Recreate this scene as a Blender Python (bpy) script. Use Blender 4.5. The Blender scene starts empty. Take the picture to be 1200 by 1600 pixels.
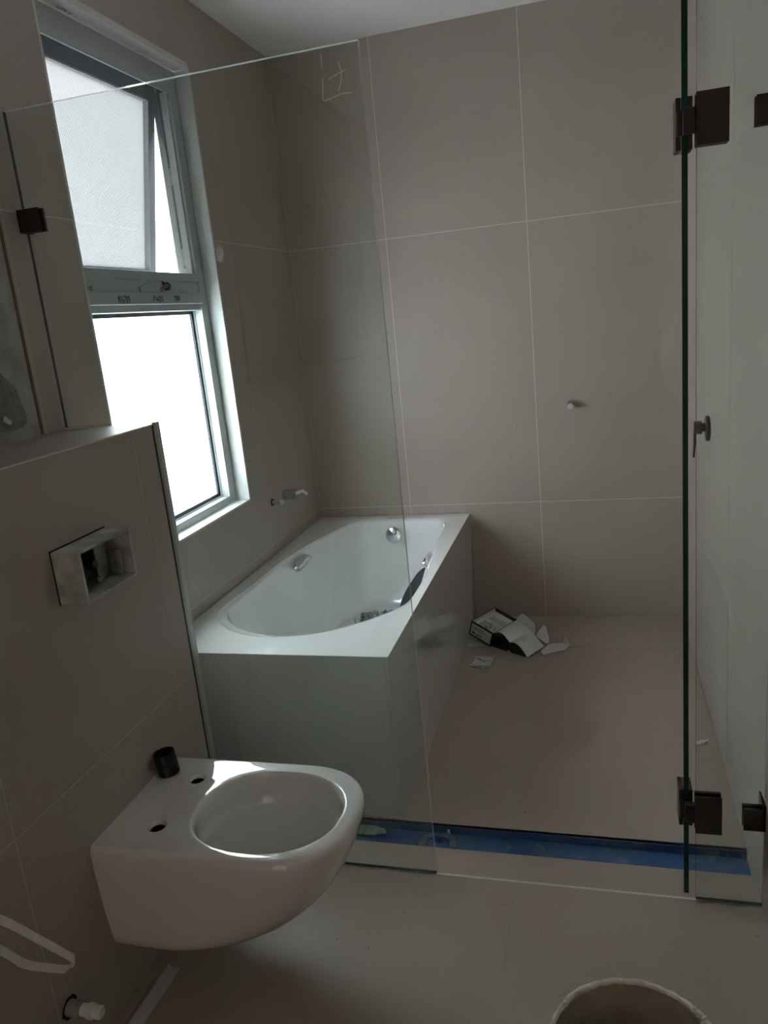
import bpy, bmesh, math, random
from mathutils import Vector, Matrix, noise
random.seed(7)
sc = bpy.context.scene
col = sc.collection
# ------------------------------------------------------------------ camera
cam_d = bpy.data.cameras.new('camera')
cam_d.sensor_fit = 'VERTICAL'; cam_d.sensor_height = 36.0
cam_d.lens = 1206.0 / 1600.0 * 36.0
cam_d.clip_start = 0.02; cam_d.clip_end = 200
cam = bpy.data.objects.new('camera', cam_d); col.objects.link(cam)
RM = Matrix(((0.96238354, 0.0289863, 0.27014389),
             (0.25364504, 0.26050459, -0.93155867),
             (-0.09737617, 0.96503738, 0.2433531)))
cam.matrix_world = Matrix.Translation((0, 0, 1.4175)) @ RM.to_4x4()
sc.camera = cam
# ------------------------------------------------------------------ sky: plain bright overcast
W = bpy.data.worlds.new('overcast_sky'); sc.world = W; W.use_nodes = True
bg = W.node_tree.nodes['Background']
bg.inputs[0].default_value = (0.93, 0.965, 1.0, 1); bg.inputs[1].default_value = 24.0
sc.view_settings.view_transform = 'Standard'; sc.view_settings.look = 'None'
sc.view_settings.gamma = 1.0; sc.view_settings.use_curve_mapping = False
sc.view_settings.exposure = 0.0
sc.cycles.use_denoising = True; sc.cycles.use_adaptive_sampling = False
sc.cycles.max_bounces = 12; sc.cycles.diffuse_bounces = 6; sc.cycles.glossy_bounces = 5
sc.cycles.transparent_max_bounces = 24; sc.cycles.transmission_bounces = 8
sc.cycles.sample_clamp_indirect = 0.0; sc.cycles.blur_glossy = 0.2
# added area lamp in an unseen doorway, fills light from behind the camera
ld = bpy.data.lights.new('rear_fill_light', 'AREA'); ld.shape = 'RECTANGLE'; ld.size = .74; ld.size_y = 1.95
ld.energy = 4.2; ld.color = (1.0, .84, .70)
lo = bpy.data.objects.new('rear_fill_light', ld); col.objects.link(lo); lo.location = (-.42, -1.30, 1.02)
lo.rotation_euler = (math.radians(90), 0, 0)

# ------------------------------------------------------------------ materials
def mat(name, base, rough=0.5, metal=0.0, noise_amt=0.0, noise_scale=20.0, bump=0.0, bump_scale=200.0,
        coat=0.0, spec=0.5, second=None, stretch=None, speck=None):
    m = bpy.data.materials.new(name); m.use_nodes = True
    nt = m.node_tree; b = nt.nodes['Principled BSDF']
    b.inputs['Base Color'].default_value = (*base, 1); b.inputs['Roughness'].default_value = rough
    b.inputs['Metallic'].default_value = metal; b.inputs['Coat Weight'].default_value = coat
    b.inputs['Coat Roughness'].default_value = 0.01
    b.inputs['Specular IOR Level'].default_value = spec
    tc = nt.nodes.new('ShaderNodeTexCoord'); mp = nt.nodes.new('ShaderNodeMapping')
    nt.links.new(tc.outputs['Object'], mp.inputs[0])
    if stretch: mp.inputs['Scale'].default_value = stretch
    cur = None
    if noise_amt > 0 or second:
        n = nt.nodes.new('ShaderNodeTexNoise'); n.inputs['Scale'].default_value = noise_scale
        n.inputs['Detail'].default_value = 5
        nt.links.new(mp.outputs[0], n.inputs['Vector'])
        r = nt.nodes.new('ShaderNodeValToRGB')
        c2 = second or tuple(c * (1 - noise_amt) for c in base)
        r.color_ramp.elements[0].position = 0.35; r.color_ramp.elements[1].position = 0.68
        r.color_ramp.elements[0].color = (*c2, 1); r.color_ramp.elements[1].color = (*base, 1)
        nt.links.new(n.outputs['Fac'], r.inputs[0]); cur = r.outputs[0]
    if speck:
        sc_, thr, colr = speck
        n = nt.nodes.new('ShaderNodeTexNoise'); n.inputs['Scale'].default_value = sc_
        n.inputs['Detail'].default_value = 1
        nt.links.new(tc.outputs['Object'], n.inputs['Vector'])
        r = nt.nodes.new('ShaderNodeValToRGB')
        r.color_ramp.elements[0].position = thr; r.color_ramp.elements[1].position = thr + 0.02
        r.color_ramp.elements[0].color = (0, 0, 0, 1); r.color_ramp.elements[1].color = (1, 1, 1, 1)
        nt.links.new(n.outputs['Fac'], r.inputs[0])
        mx = nt.nodes.new('ShaderNodeMix'); mx.data_type = 'RGBA'
        nt.links.new(r.outputs[0], mx.inputs[0])
        if cur: nt.links.new(cur, mx.inputs[6])
        else: mx.inputs[6].default_value = (*base, 1)
        mx.inputs[7].default_value = (*colr, 1); cur = mx.outputs[2]
    if cur: nt.links.new(cur, b.inputs['Base Color'])
    if bump > 0:
        n = nt.nodes.new('ShaderNodeTexNoise'); n.inputs['Scale'].default_value = bump_scale
        n.inputs['Detail'].default_value = 3
        nt.links.new(mp.outputs[0], n.inputs['Vector'])
        bp = nt.nodes.new('ShaderNodeBump'); bp.inputs['Strength'].default_value = bump
        bp.inputs['Distance'].default_value = 0.001
        nt.links.new(n.outputs['Fac'], bp.inputs['Height']); nt.links.new(bp.outputs[0], b.inputs['Normal'])
    return m

def glass_mat(name, tint, f0=0.04):
    m = bpy.data.materials.new(name); m.use_nodes = True; nt = m.node_tree; N = nt.nodes
    for n in list(N): N.remove(n)
    out = N.new('ShaderNodeOutputMaterial'); mix = N.new('ShaderNodeMixShader')
    tr = N.new('ShaderNodeBsdfTransparent'); gl = N.new('ShaderNodeBsdfGlossy')
    tr.inputs[0].default_value = (*tint, 1); gl.inputs['Roughness'].default_value = 0.0
    gl.inputs['Color'].default_value = (1, 1, 1, 1)
    ge = N.new('ShaderNodeNewGeometry'); dt = N.new('ShaderNodeVectorMath'); dt.operation = 'DOT_PRODUCT'
    nt.links.new(ge.outputs['Incoming'], dt.inputs[0]); nt.links.new(ge.outputs['Normal'], dt.inputs[1])
    ab = N.new('ShaderNodeMath'); ab.operation = 'ABSOLUTE'; nt.links.new(dt.outputs['Value'], ab.inputs[0])
    s = N.new('ShaderNodeMath'); s.operation = 'SUBTRACT'; s.inputs[0].default_value = 1; nt.links.new(ab.outputs[0], s.inputs[1])
    p = N.new('ShaderNodeMath'); p.operation = 'POWER'; nt.links.new(s.outputs[0], p.inputs[0]); p.inputs[1].default_value = 5
    q = N.new('ShaderNodeMath'); q.operation = 'MULTIPLY_ADD'; nt.links.new(p.outputs[0], q.inputs[0])
    q.inputs[1].default_value = 1 - f0; q.inputs[2].default_value = f0
    nt.links.new(q.outputs[0], mix.inputs[0]); nt.links.new(tr.outputs[0], mix.inputs[1]); nt.links.new(gl.outputs[0], mix.inputs[2])
    nt.links.new(mix.outputs[0], out.inputs[0])
    return m

def frosted_mat(name, colr):
    m = bpy.data.materials.new(name); m.use_nodes = True; nt = m.node_tree; N = nt.nodes
    for n in list(N): N.remove(n)
    out = N.new('ShaderNodeOutputMaterial'); mix = N.new('ShaderNodeMixShader'); mix.inputs[0].default_value = 0.06
    tl = N.new('ShaderNodeBsdfTranslucent'); tl.inputs[0].default_value = (*colr, 1)
    df = N.new('ShaderNodeBsdfGlossy'); df.inputs['Roughness'].default_value = 0.35
    nt.links.new(tl.outputs[0], mix.inputs[1]); nt.links.new(df.outputs[0], mix.inputs[2])
    nt.links.new(mix.outputs[0], out.inputs[0])
    return m

TILE = mat('warm_grey_porcelain', (0.385, 0.33, 0.29), 0.42, noise_amt=0.07, noise_scale=3.0, bump=0.25, bump_scale=500,
           speck=(90, 0.74, (0.27, 0.245, 0.225)))
TILE_F = mat('floor_porcelain', (0.40, 0.335, 0.285), 0.38, noise_amt=0.10, noise_scale=2.2, bump=0.25, bump_scale=500,
             speck=(60, 0.80, (0.24, 0.21, 0.185)))
GROUT = mat('pale_grout', (0.62, 0.59, 0.55), 0.9)
GROUT_F = mat('floor_grout', (0.40, 0.37, 0.34), 0.9)
PLASTER = mat('white_ceiling_paint', (0.80, 0.80, 0.80), 0.85, bump=0.1, bump_scale=150)
BOARD = mat('raw_wall_board', (0.42, 0.41, 0.38), 0.9, second=(0.30, 0.29, 0.27), noise_scale=14)
ADHES = mat('dried_adhesive', (0.27, 0.255, 0.235), 0.9, noise_amt=0.3, noise_scale=60)
TIMBER = mat('raw_timber_edge', (0.17, 0.11, 0.075), 0.8, noise_amt=0.4, noise_scale=30)
BLUE = mat('blue_waterproofing', (0.030, 0.095, 0.25), 0.33, second=(0.07, 0.15, 0.27), noise_scale=9, bump=0.5, bump_scale=60,
           speck=(26, 0.66, (0.12, 0.18, 0.24)))
BLUE_D = mat('dark_blue_pipe', (0.01, 0.03, 0.11), 0.4, noise_amt=0.3)
MEMB = mat('torn_membrane', (0.42, 0.45, 0.36), 0.6, noise_amt=0.4, noise_scale=60)
ACRY = mat('white_sanitary_acrylic', (0.80, 0.81, 0.81), 0.05, coat=0.9)
PANEL = mat('gloss_white_apron', (0.66, 0.675, 0.675), 0.015, coat=1.0, spec=0.6)
CERAM = mat('glazed_ceramic', (0.72, 0.70, 0.68), 0.06, coat=1.0)
CHROME = mat('chrome', (0.75, 0.77, 0.80), 0.07, metal=1)
GUN = mat('gunmetal', (0.045, 0.038, 0.038), 0.38, metal=0.6)
BLACK = mat('black_plastic', (0.012, 0.012, 0.014), 0.35)
BLACKC = mat('black_card', (0.012, 0.012, 0.013), 0.55)
WHITEC = mat('white_card', (0.62, 0.62, 0.60), 0.8, noise_amt=0.05)
FOAM = mat('white_foam', (0.66, 0.66, 0.63), 0.95, bump=0.5, bump_scale=120)
LABEL = mat('printed_label', (0.50, 0.51, 0.52), 0.6)
INK = mat('ink', (0.03, 0.03, 0.035), 0.6)
PAINT = mat('white_coated_aluminium', (0.38, 0.41, 0.41), 0.35)
PAINTB = mat('white_reveal_trim', (0.55, 0.56, 0.55), 0.4, noise_amt=0.06, noise_scale=8)
SASHM = mat('grey_sash_aluminium', (0.13, 0.15, 0.18), 0.35, metal=0.2)
GASK = mat('black_gasket', (0.015, 0.018, 0.03), 0.5)
WIRE = mat('screen_wire', (0.12, 0.125, 0.14), 0.5)
FROST = frosted_mat('frosted_glass', (0.93, 0.97, 0.98))
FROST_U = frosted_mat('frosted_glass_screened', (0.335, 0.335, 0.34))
GLASS = glass_mat('shower_glass', (0.925, 0.955, 0.94))
GLASS_D = glass_mat('door_glass', (0.97, 0.985, 0.978), 0.03)
GEDGE = mat('lit_glass_edge', (0.72, 0.80, 0.82), 0.12, coat=1.0)  # bright edge reflections painted as a pale colour; GEDGE_M paints the shaded edges
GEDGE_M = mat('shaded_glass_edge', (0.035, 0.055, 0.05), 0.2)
GEDGE_D = mat('deep_green_glass_edge', (0.003, 0.045, 0.030), 0.15, coat=0.3)
CRAYON = mat('wax_crayon', (0.62, 0.63, 0.55), 0.9)
SMUDGE = mat('dusty_smudge', (0.80, 0.84, 0.88), 0.9); SMUDGE.node_tree.nodes['Principled BSDF'].inputs['Alpha'].default_value = .16
PVC = mat('white_plastic', (0.70, 0.69, 0.66), 0.45, noise_amt=0.15, noise_scale=40)
ABS = mat('scuffed_white_box', (0.56, 0.56, 0.54), 0.4, second=(0.30, 0.30, 0.29), noise_scale=22)
GREYP = mat('grey_pipe', (0.30, 0.31, 0.32), 0.5, noise_amt=0.3, noise_scale=60)
DARK = mat('dark_void', (0.01, 0.01, 0.012), 0.9)
BRASS = mat('brass', (0.20, 0.15, 0.07), 0.4, metal=0.8)
STRAP = mat('cream_strap', (0.85, 0.80, 0.71), 0.6, noise_amt=0.12, noise_scale=60)
TRIMG = mat('grey_tile_trim', (0.44, 0.47, 0.455), 0.35, metal=0.3)
BUCK = mat('dirty_white_bucket', (0.42, 0.36, 0.28), 0.6, second=(0.30, 0.25, 0.185), noise_scale=16, bump=0.8, bump_scale=40)
BUCKR = mat('bucket_rim_plastic', (0.88, 0.84, 0.75), 0.6, noise_amt=0.3, noise_scale=50)
BAGM = mat('grey_film', (0.40, 0.43, 0.45), 0.25, noise_amt=0.45, noise_scale=50)
DSHEET = mat('thin_dark_sheet', (0.018, 0.020, 0.028), 0.5, noise_amt=0.4, noise_scale=30)
CREAM = mat('cream_render', (0.72, 0.68, 0.58), 0.9)
BOARDW = mat('pale_weatherboard', (0.74, 0.70, 0.70), 0.8)
GROUND = mat('concrete_ground', (0.4, 0.4, 0.38), 0.95, noise_amt=0.2, noise_scale=2)
CRUMB = mat('plaster_crumbs', (0.55, 0.53, 0.50), 0.9)
GRIT = mat('dark_grit', (0.06, 0.05, 0.045), 0.9)

# ------------------------------------------------------------------ helpers
def setp(o, label=None, cat=None, group=None, kind=None):
    if label: o['label'] = label
    if cat: o['category'] = cat
    if group: o['group'] = group
    if kind: o['kind'] = kind
    return o
ORG = {}
def root(name, loc, label=None, cat=None, group=None, kind=None):
    o = bpy.data.objects.new(name, None); col.objects.link(o); o.location = loc; o.empty_display_size = .05
    ORG[o.name] = Vector(loc); return setp(o, label, cat, group, kind)
class MB:
    def __init__(s): s.v = []; s.f = []; s.m = []
    def face(s, idx, m=0): s.f.append(tuple(idx)); s.m.append(m)
    def quadv(s, pts, m=0):
        b = len(s.v); s.v += [tuple(p) for p in pts]; s.face(range(b, b + len(pts)), m)
    def box(s, x0, x1, y0, y1, z0, z1, m=0, M=None):
        b = len(s.v)
        P = [(x0,y0,z0),(x1,y0,z0),(x1,y1,z0),(x0,y1,z0),(x0,y0,z1),(x1,y0,z1),(x1,y1,z1),(x0,y1,z1)]
        if M is not None: P = [tuple(M @ Vector(p)) for p in P]
        s.v += P
        for q in ((3,2,1,0),(4,5,6,7),(0,1,5,4),(1,2,6,5),(2,3,7,6),(3,0,4,7)): s.face([b+i for i in q], m)
        return s
    def prism(s, pts, off, m=0, msides=None, mback=None):
        b = len(s.v); n = len(pts); off = Vector(off)
        s.v += [tuple(p) for p in pts] + [tuple(Vector(p) + off) for p in pts]
        s.face(range(b + n - 1, b - 1, -1), m if mback is None else mback); s.face(range(b + n, b + 2 * n), m)
        for i in range(n):
            j = (i + 1) % n; s.face((b+i, b+j, b+n+j, b+n+i), m if msides is None else msides)
        return s
    def ring(s, pts): b = len(s.v); s.v += [tuple(p) for p in pts]; return list(range(b, b + len(pts)))
    def bridge(s, A, B, m=0, closed=True):
        n = len(A)
        for i in range(n if closed else n - 1):
            j = (i + 1) % n; s.face((A[i], A[j], B[j], B[i]), m)
    def lathe(s, prof, c=(0,0,0), axis='z', seg=32, m=0, M=None, cap=True):
        rings = []
        for r, h in prof:
            P = []
            for i in range(seg):
                a = 2*math.pi*i/seg; u, v = r*math.cos(a), r*math.sin(a)
                p = {'z': (u, v, h), 'x': (h, u, v), 'y': (v, h, u)}[axis]
                p = Vector(p)
                if M is not None: p = M @ p
                P.append(p + Vector(c))
            rings.append(s.ring(P))
        for a, b in zip(rings, rings[1:]): s.bridge(a, b, m)
        if cap: s.face(list(reversed(rings[0])), m); s.face(rings[-1], m)
        return s
    def tube(s, pts, r, seg=10, m=0, flat=None):
        pts = [Vector(p) for p in pts]; rings = []
        for i, p in enumerate(pts):
            t = (pts[min(i+1, len(pts)-1)] - pts[max(i-1, 0)]).normalized()
            up = Vector((0,0,1)) if abs(t.z) < .9 else Vector((0,1,0))
            a = t.cross(up).normalized(); b = a.cross(t).normalized()
            ra, rb = (r, r) if flat is None else flat
            rings.append(s.ring([p + a*ra*math.cos(2*math.pi*k/seg) + b*rb*math.sin(2*math.pi*k/seg) for k in range(seg)]))
        for a, b in zip(rings, rings[1:]): s.bridge(a, b, m)
        s.face(list(reversed(rings[0])), m); s.face(rings[-1], m); return s
    def build(s, name, mats, parent=None, smooth=False, bevel=0, base=None, subsurf=0):
        if not isinstance(mats, (list, tuple)): mats = [mats]
        if parent is not None: o_ = ORG[parent.name]
        elif base is not None: o_ = Vector(base)
        else:
            xs = [v[0] for v in s.v]; ys = [v[1] for v in s.v]; zs = [v[2] for v in s.v]
            o_ = Vector(((min(xs)+max(xs))/2, (min(ys)+max(ys))/2, min(zs)))
        me = bpy.data.meshes.new(name)
        me.from_pydata([tuple(Vector(v) - o_) for v in s.v], [], s.f)
        for mm in mats: me.materials.append(mm)
        me.polygons.foreach_set('material_index', s.m)
        bm = bmesh.new(); bm.from_mesh(me); bmesh.ops.recalc_face_normals(bm, faces=bm.faces); bm.to_mesh(me); bm.free()
        if smooth:
            for p in me.polygons: p.use_smooth = True
            me.set_sharp_from_angle(angle=math.radians(smooth if smooth is not True else 40))
        o = bpy.data.objects.new(name, me); col.objects.link(o)
        if parent is not None: o.parent = parent
        else: o.location = o_
        ORG[o.name] = o_
        if bevel:
            b = o.modifiers.new('bevel', 'BEVEL'); b.width = bevel; b.segments = 3; b.limit_method = 'ANGLE'; b.harden_normals = True
            for p in me.polygons: p.use_smooth = True
            me.set_sharp_from_angle(angle=math.radians(50))
        if subsurf:
            b = o.modifiers.new('sub', 'SUBSURF'); b.levels = subsurf; b.render_levels = subsurf
        return o

def slab(name, parent, u, v, holes, fn, thick, m, fine=None):
    """plate with rectangular holes; fn(u, v, depth) -> world point, depth 0 = face"""
    us = sorted({u[0], u[1], *[h[i] for h in holes for i in (0, 1) if u[0] < h[i] < u[1]]})
    vs = sorted({v[0], v[1], *[h[i] for h in holes for i in (2, 3) if v[0] < h[i] < v[1]]})
    def kept(i, j):
        if not (0 <= i < len(us)-1 and 0 <= j < len(vs)-1): return False
        cu, cv = (us[i]+us[i+1])/2, (vs[j]+vs[j+1])/2
        return not any(h[0] < cu < h[1] and h[2] < cv < h[3] for h in holes)
    b = MB(); any_ = False
    for i in range(len(us)-1):
        for j in range(len(vs)-1):
            if not kept(i, j): continue
            any_ = True
            a, c, d, e = us[i], us[i+1], vs[j], vs[j+1]
            for dep in (0, thick): b.quadv([fn(a,d,dep), fn(c,d,dep), fn(c,e,dep), fn(a,e,dep)])
            for (ni, nj, p, q) in ((i-1,j,(a,d),(a,e)), (i+1,j,(c,d),(c,e)), (i,j-1,(a,d),(c,d)), (i,j+1,(a,e),(c,e))):
                if not kept(ni, nj): b.quadv([fn(*p,0), fn(*q,0), fn(*q,thick), fn(*p,thick)])
    if not any_: return None
    o = b.build(name, m, parent)
    bm = bmesh.new(); bm.from_mesh(o.data); bmesh.ops.remove_doubles(bm, verts=bm.verts, dist=1e-5)
    bmesh.ops.recalc_face_normals(bm, faces=bm.faces); bm.to_mesh(o.data); bm.free()
    return o
def tile_field(parent, ub, vb, holes, fn, m, gap=0.0026, thick=0.008):
    for i in range(len(ub)-1):
        for j in range(len(vb)-1):
            slab('tile', parent, (ub[i]+gap/2, ub[i+1]-gap/2), (vb[j]+gap/2, vb[j+1]-gap/2), holes, fn, thick, m)

GLY = {'0': [[(0,0),(1,0),(1,2),(0,2),(0,0)]], '1': [[(.5,0),(.5,2)]], '2': [[(0,1.6),(.4,2),(1,1.7),(.9,1.2),(0,0),(1,0)]],
 '5': [[(1,2),(.1,2),(0,1.1),(.7,1.2),(1,.7),(.6,.1),(0,0)]], '6': [[(.9,2),(.2,1.3),(0,.5),(.4,0),(1,.4),(.7,.95),(.1,.8)]],
 '7': [[(0,2),(1,2),(.4,0)]], '8': [[(.5,1.1),(0,1.6),(.5,2),(1,1.6),(.5,1.1),(0,.5),(.5,0),(1,.5),(.5,1.1)]],
 '9': [[(1,1.5),(.5,1),(.1,1.5),(.5,2),(1,1.6),(.8,0)]], 'M': [[(0,0),(.1,2),(.5,.9),(.9,2),(1,0)]],
 'F': [[(0,0),(.1,2),(1,2)],[(.05,1.1),(.8,1.1)]], 'W': [[(0,1.5),(.2,.1),(.5,1),(.75,.1),(1.1,1.6)]],
 'V': [[(0,1.5),(.4,0),(.9,1.6)]], 'X': [[(0,1.7),(.7,.1),(1.1,.2)],[(1,2),(0,0)]], 'C': [[(1,1.8),(.3,2),(0,1),(.3,0),(1,.2)]]}
def strokes(b, lines, fn, w, m=0, t=0.0004):
    """fn(u,v) -> (world point on surface); ribbons of width w"""
    for L in lines:
        for (a, c) in zip(L, L[1:]):
            A, B = Vector(a), Vector(c); d = (B - A)
            if d.length < 1e-9: continue
            d.normalize(); n = Vector((-d.y, d.x)) * w/2; A2 = A - d*w*.3; B2 = B + d*w*.3
            q = [A2 - n, B2 - n, B2 + n, A2 + n]
            p0 = [Vector(fn(k.x, k.y, 0)) for k in q]; p1 = Vector(fn(q[0].x, q[0].y, t)) - p0[0]
            b.prism(p0, p1, m)
def text_lines(txt, u, v, cw, h, gap):
    out = []
    for ch in txt:
        if ch != ' ':
            for L in GLY[ch]: out.append([(u + x*cw, v + y*h/2) for x, y in L])
        u += cw + gap
    return out

# ------------------------------------------------------------------ room dimensions (metres)
XL, XR, YB, ZC, YF = -1.305, 0.339, 3.410, 2.527, -1.25
XB = -1.045                       # face of the boxed-out cistern wall
Z1, Z2 = 0.553, 1.742             # horizontal tile joints
WY0, WY1, WZ0, WZ1 = 1.869, 2.665, 0.783, 2.300   # window opening
LEDGE = 1.220
YG = 1.670                        # line of the shower glass
CH0, CH1 = 1.770, 1.873           # drain channel

# ---- back wall
wb = MB().box(XL-.2, XR+.2, YB+.0005, YB+.15, -.1, ZC+.1).build('wall_back', GROUT); setp(wb, kind='structure')
tile_field(wb, [XL, -.857, -.257, XR], [0, Z1, Z2, ZC], [], lambda u, v, d: (u, YB + d, v), TILE)
# ---- left wall (window wall)
L = MB()
for (a, c, d, e) in ((YF, WY0, 0, ZC), (WY1, YB+.15, 0, ZC), (WY0, WY1, 0, WZ0), (WY0, WY1, WZ1, ZC)):
    L.box(XL-.17, XL-.0005, a, c, d-.1 if d == 0 else d, e+.1 if e == ZC else e)
wl = L.build('wall_left', GROUT); setp(wl, kind='structure')
NICHE = (-.2, 1.598, LEDGE, Z2-.002)
HL = [(WY0, WY1, WZ0, WZ1), NICHE]
tile_field(wl, [YF, -.79, -.19, .41, 1.01, 1.61, 2.21, 2.81, YB], [0, Z1, Z2, ZC], HL, lambda u, v, d: (XL - d, u, v), TILE)
MB().box(XL-.0012, XL-.0002, -.195, 1.590, LEDGE, Z2-.004).build('wall_board', BOARD, wl)
MB().box(XL-.001, XL+.0015, 1.588, 1.597, LEDGE+.002, Z2-.004).build('timber_bead', TIMBER, wl)
ap = [(1.44,1.40),(1.49,1.385),(1.515,1.36),(1.535,1.34),(1.54,1.31),(1.548,1.285),(1.55,1.262),(1.53,1.25),(1.50,1.247),(1.46,1.25),(1.42,1.26),(1.40,1.33)]
MB().prism([(XL, y, z) for y, z in ap], (.0012, 0, 0)).build('adhesive_patch', ADHES, wl)
MB().prism([(XL+.0012, y, z) for y, z in [(1.478,1.285),(1.496,1.268),(1.488,1.262),(1.47,1.274)]], (.003, 0, 0)).build('paper_scrap', PVC, wl)
# ---- right wall
wr = MB().box(XR+.0005, XR+.15, YF, YB+.15, -.1, ZC+.1).build('wall_right', GROUT); setp(wr, kind='structure')
tile_field(wr, [YF, -.19, 1.01, 2.21, YB], [-.052, Z1, Z2, ZC], [], lambda u, v, d: (XR + d, u, v), TILE, gap=.0018)
# ---- front wall behind the camera and ceiling
wf = MB()
for (a, c, d, e) in ((XL-.2, -.82, -.1, ZC+.1), (-.02, XR+.2, -.1, ZC+.1), (-.82, -.02, 2.04, ZC+.1)): wf.box(a, c, YF-.1, YF, d, e)
wf = wf.build('wall_front', mat('painted_wall', (.6,.58,.55), .8)); setp(wf, kind='structure')
ce = MB().box(XL-.2, XR+.2, YF-.1, YB+.15, ZC, ZC+.1).build('ceiling', PLASTER); setp(ce, kind='structure')
h = MB()   # unseen closed shell added beyond the doorway to keep sky light out
h.box(-2.4, 1.6, -3.4, -3.3, -.1, 2.7); h.box(-2.4, -2.3, -3.3, YF-.1, -.1, 2.7); h.box(1.5, 1.6, -3.3, YF-.1, -.1, 2.7)
h.box(-2.4, 1.6, -3.3, YF-.1, 2.6, 2.7); h.box(-2.4, 1.6, -3.3, YF-.1, -.12, -.02)
h.box(-2.4, XL-.19, YF-.11, YF-.01, -.1, 2.7); h.box(XR+.19, 1.6, YF-.11, YF-.01, -.1, 2.7)
hh = h.build('wall_hall_skyblock', mat('skyblock_paint', (.55, .50, .45), .85)); setp(hh, kind='structure')
# ---- floor
F_ = MB()
F_.box(XL-.1, XR+.1, YF, CH0, -.12, -.0015); F_.box(XL-.1, XR+.1, CH1, YB+.1, -.12, -.0015)
F_.box(XL-.1, XR+.1, CH0, CH1, -.12, -.034)
fl = F_.build('floor', GROUT_F); setp(fl, kind='structure')
ffn = lambda u, v, d: (u, v, -d)
tile_field(fl, [XB, -.828, -.234, XR], [YF, -.73, .47, YG], [], ffn, TILE_F, gap=.002)
tile_field(fl, [XL, -.828, -.234, XR], [YG+.0015, CH0+.001], [], ffn, TILE_F, gap=.002)
tile_field(fl, [XL, -.857, -.257, XR], [CH1-.001, 3.080, YB], [], ffn, TILE_F, gap=.002)
b = MB().box(XB, XR, YG-.0035, YG+.003, -.001, .0006); b.build('silicone_line', GROUT, fl)
b = MB(); b.box(XL, XR, CH0-.0005, CH0+.004, -.052, -.0085); b.box(XL, XR, CH1-.004, CH1+.0005, -.052, -.0085)
# wavy channel bed
nx, ny = 90, 8; g = [[None]*(ny+1) for _ in range(nx+1)]
for i in range(nx+1):
    for j in range(ny+1):
        x = XL + (XR-XL)*i/nx; y = CH0 + (CH1-CH0)*j/ny
        g[i][j] = len(b.v); b.v.append((x, y, -.029 + .003*noise.noise(Vector((x*14, y*30, 0)))))
for i in range(nx):
    for j in range(ny): b.face((g[i][j], g[i+1][j], g[i+1][j+1], g[i][j+1]))
b.build('channel_bed', BLUE, fl, smooth=True)
# ---- boxed-out cistern wall
cw = MB().box(XL, XB-.0004, YF, 1.684, 0, LEDGE-.0085).build('wall_cistern', GROUT); setp(cw, kind='structure')
FBH = (1.228, 1.402, .928, 1.032)
tile_field(cw, [YF, -.22, .38, .985, 1.572, 1.689], [0, .563, LEDGE], [FBH], lambda u, v, d: (XB - d, u, v), TILE, gap=.002)
tile_field(cw, [YF, -.22, .38, .985, 1.672], [XL, XB-.008], [], lambda u, v, d: (v, u, LEDGE - d), TILE, gap=.002)
slab('tile', cw, (1.674, 1.688), (XL, XB-.008), [], lambda u, v, d: (v, u, LEDGE - d), .008, TILE)
MB().box(XL, XB-.008, 1.6842, 1.692, 0, LEDGE).build('end_tile', TILE, cw)
MB().box(XB-.010, XB+.0006, 1.6770, 1.6945, 0, LEDGE+.004).build('edge_trim', TRIMG, cw)
MB().box(XB-.0005, XB+.0016, 1.6590, 1.6645, 0, LEDGE).build('seal_line', GASK, cw)
MB().box(XB-.003, XB+.0004, YF, 1.664, LEDGE-.002, LEDGE+.0006).build('edge_grout', GROUT, cw)

# ------------------------------------------------------------------ window
win = root('window_1', (XL, (WY0+WY1)/2, WZ0), kind='structure')
win['label'] = 'white aluminium window with open frosted awning sash above a fixed frosted pane'
b = MB()   # white angle trim lining the reveal, 4 mm proud of the tile
t = .004
b.box(XL-.05, XL+t, WY1-.010, WY1, WZ0, WZ1); b.box(XL-.05, XL+.0005, WY0, WY0+.010, WZ0, WZ1)
b.box(XL-.05, XL+t, WY0+.010, WY1-.010, WZ0, WZ0+.008)
b.box(XL-.05, XL+t, WY0+.010, WY1-.010, WZ1-.006, WZ1+.012)
b.build('reveal_trim', PAINTB, win, bevel=.001)
FX = -1.355; GX = -1.400
y0, y1 = WY0+.010, WY1-.012
b = MB()   # outer frame
b.box(-1.425, FX, y1-.050, y1, WZ0+.008, WZ1-.008)
b.box(-1.425, FX, y0, y0+.050, WZ0+.008, WZ1-.008)
b.box(-1.425, FX, y0+.05, y1-.05, WZ0+.008, WZ0+.036)
b.box(-1.425, FX, y0+.05, y1-.05, WZ1-.060, WZ1-.008)
b.box(-1.425, FX-.002, y0+.05, y1-.05, 1.565, 1.630)      # recess of the transom
b.box(-1.425, FX+.008, y0+.05, y1-.05, 1.529, 1.566)      # proud band with the writing
b.box(-1.425, FX-.004, y0+.05, y1-.05, 1.507, 1.529)
b.build('frame', PAINT, win, bevel=.002)
b = MB(); b.box(FX-.004, FX+.003, y0+.05, y1-.05, 1.604, 1.630); b.box(FX-.004, FX+.003, y0+.05, y1-.05, WZ1-.088, WZ1-.06)
b.box(-1.39, FX-.010, y1-.058, y1-.050, 1.630, WZ1-.08)
b.build('screen_frame', PAINT, win, bevel=.001)
b = MB(); b.box(FX-.001, FX+.0005, y1+.0, y1+.003, WZ0+.01, WZ1-.01)
b.build('jamb_seal', GREYP, win)
gy0, gy1, gz0, gz1 = y0+.05, y1-.05, WZ0+.036, 1.507
b = MB()
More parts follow.
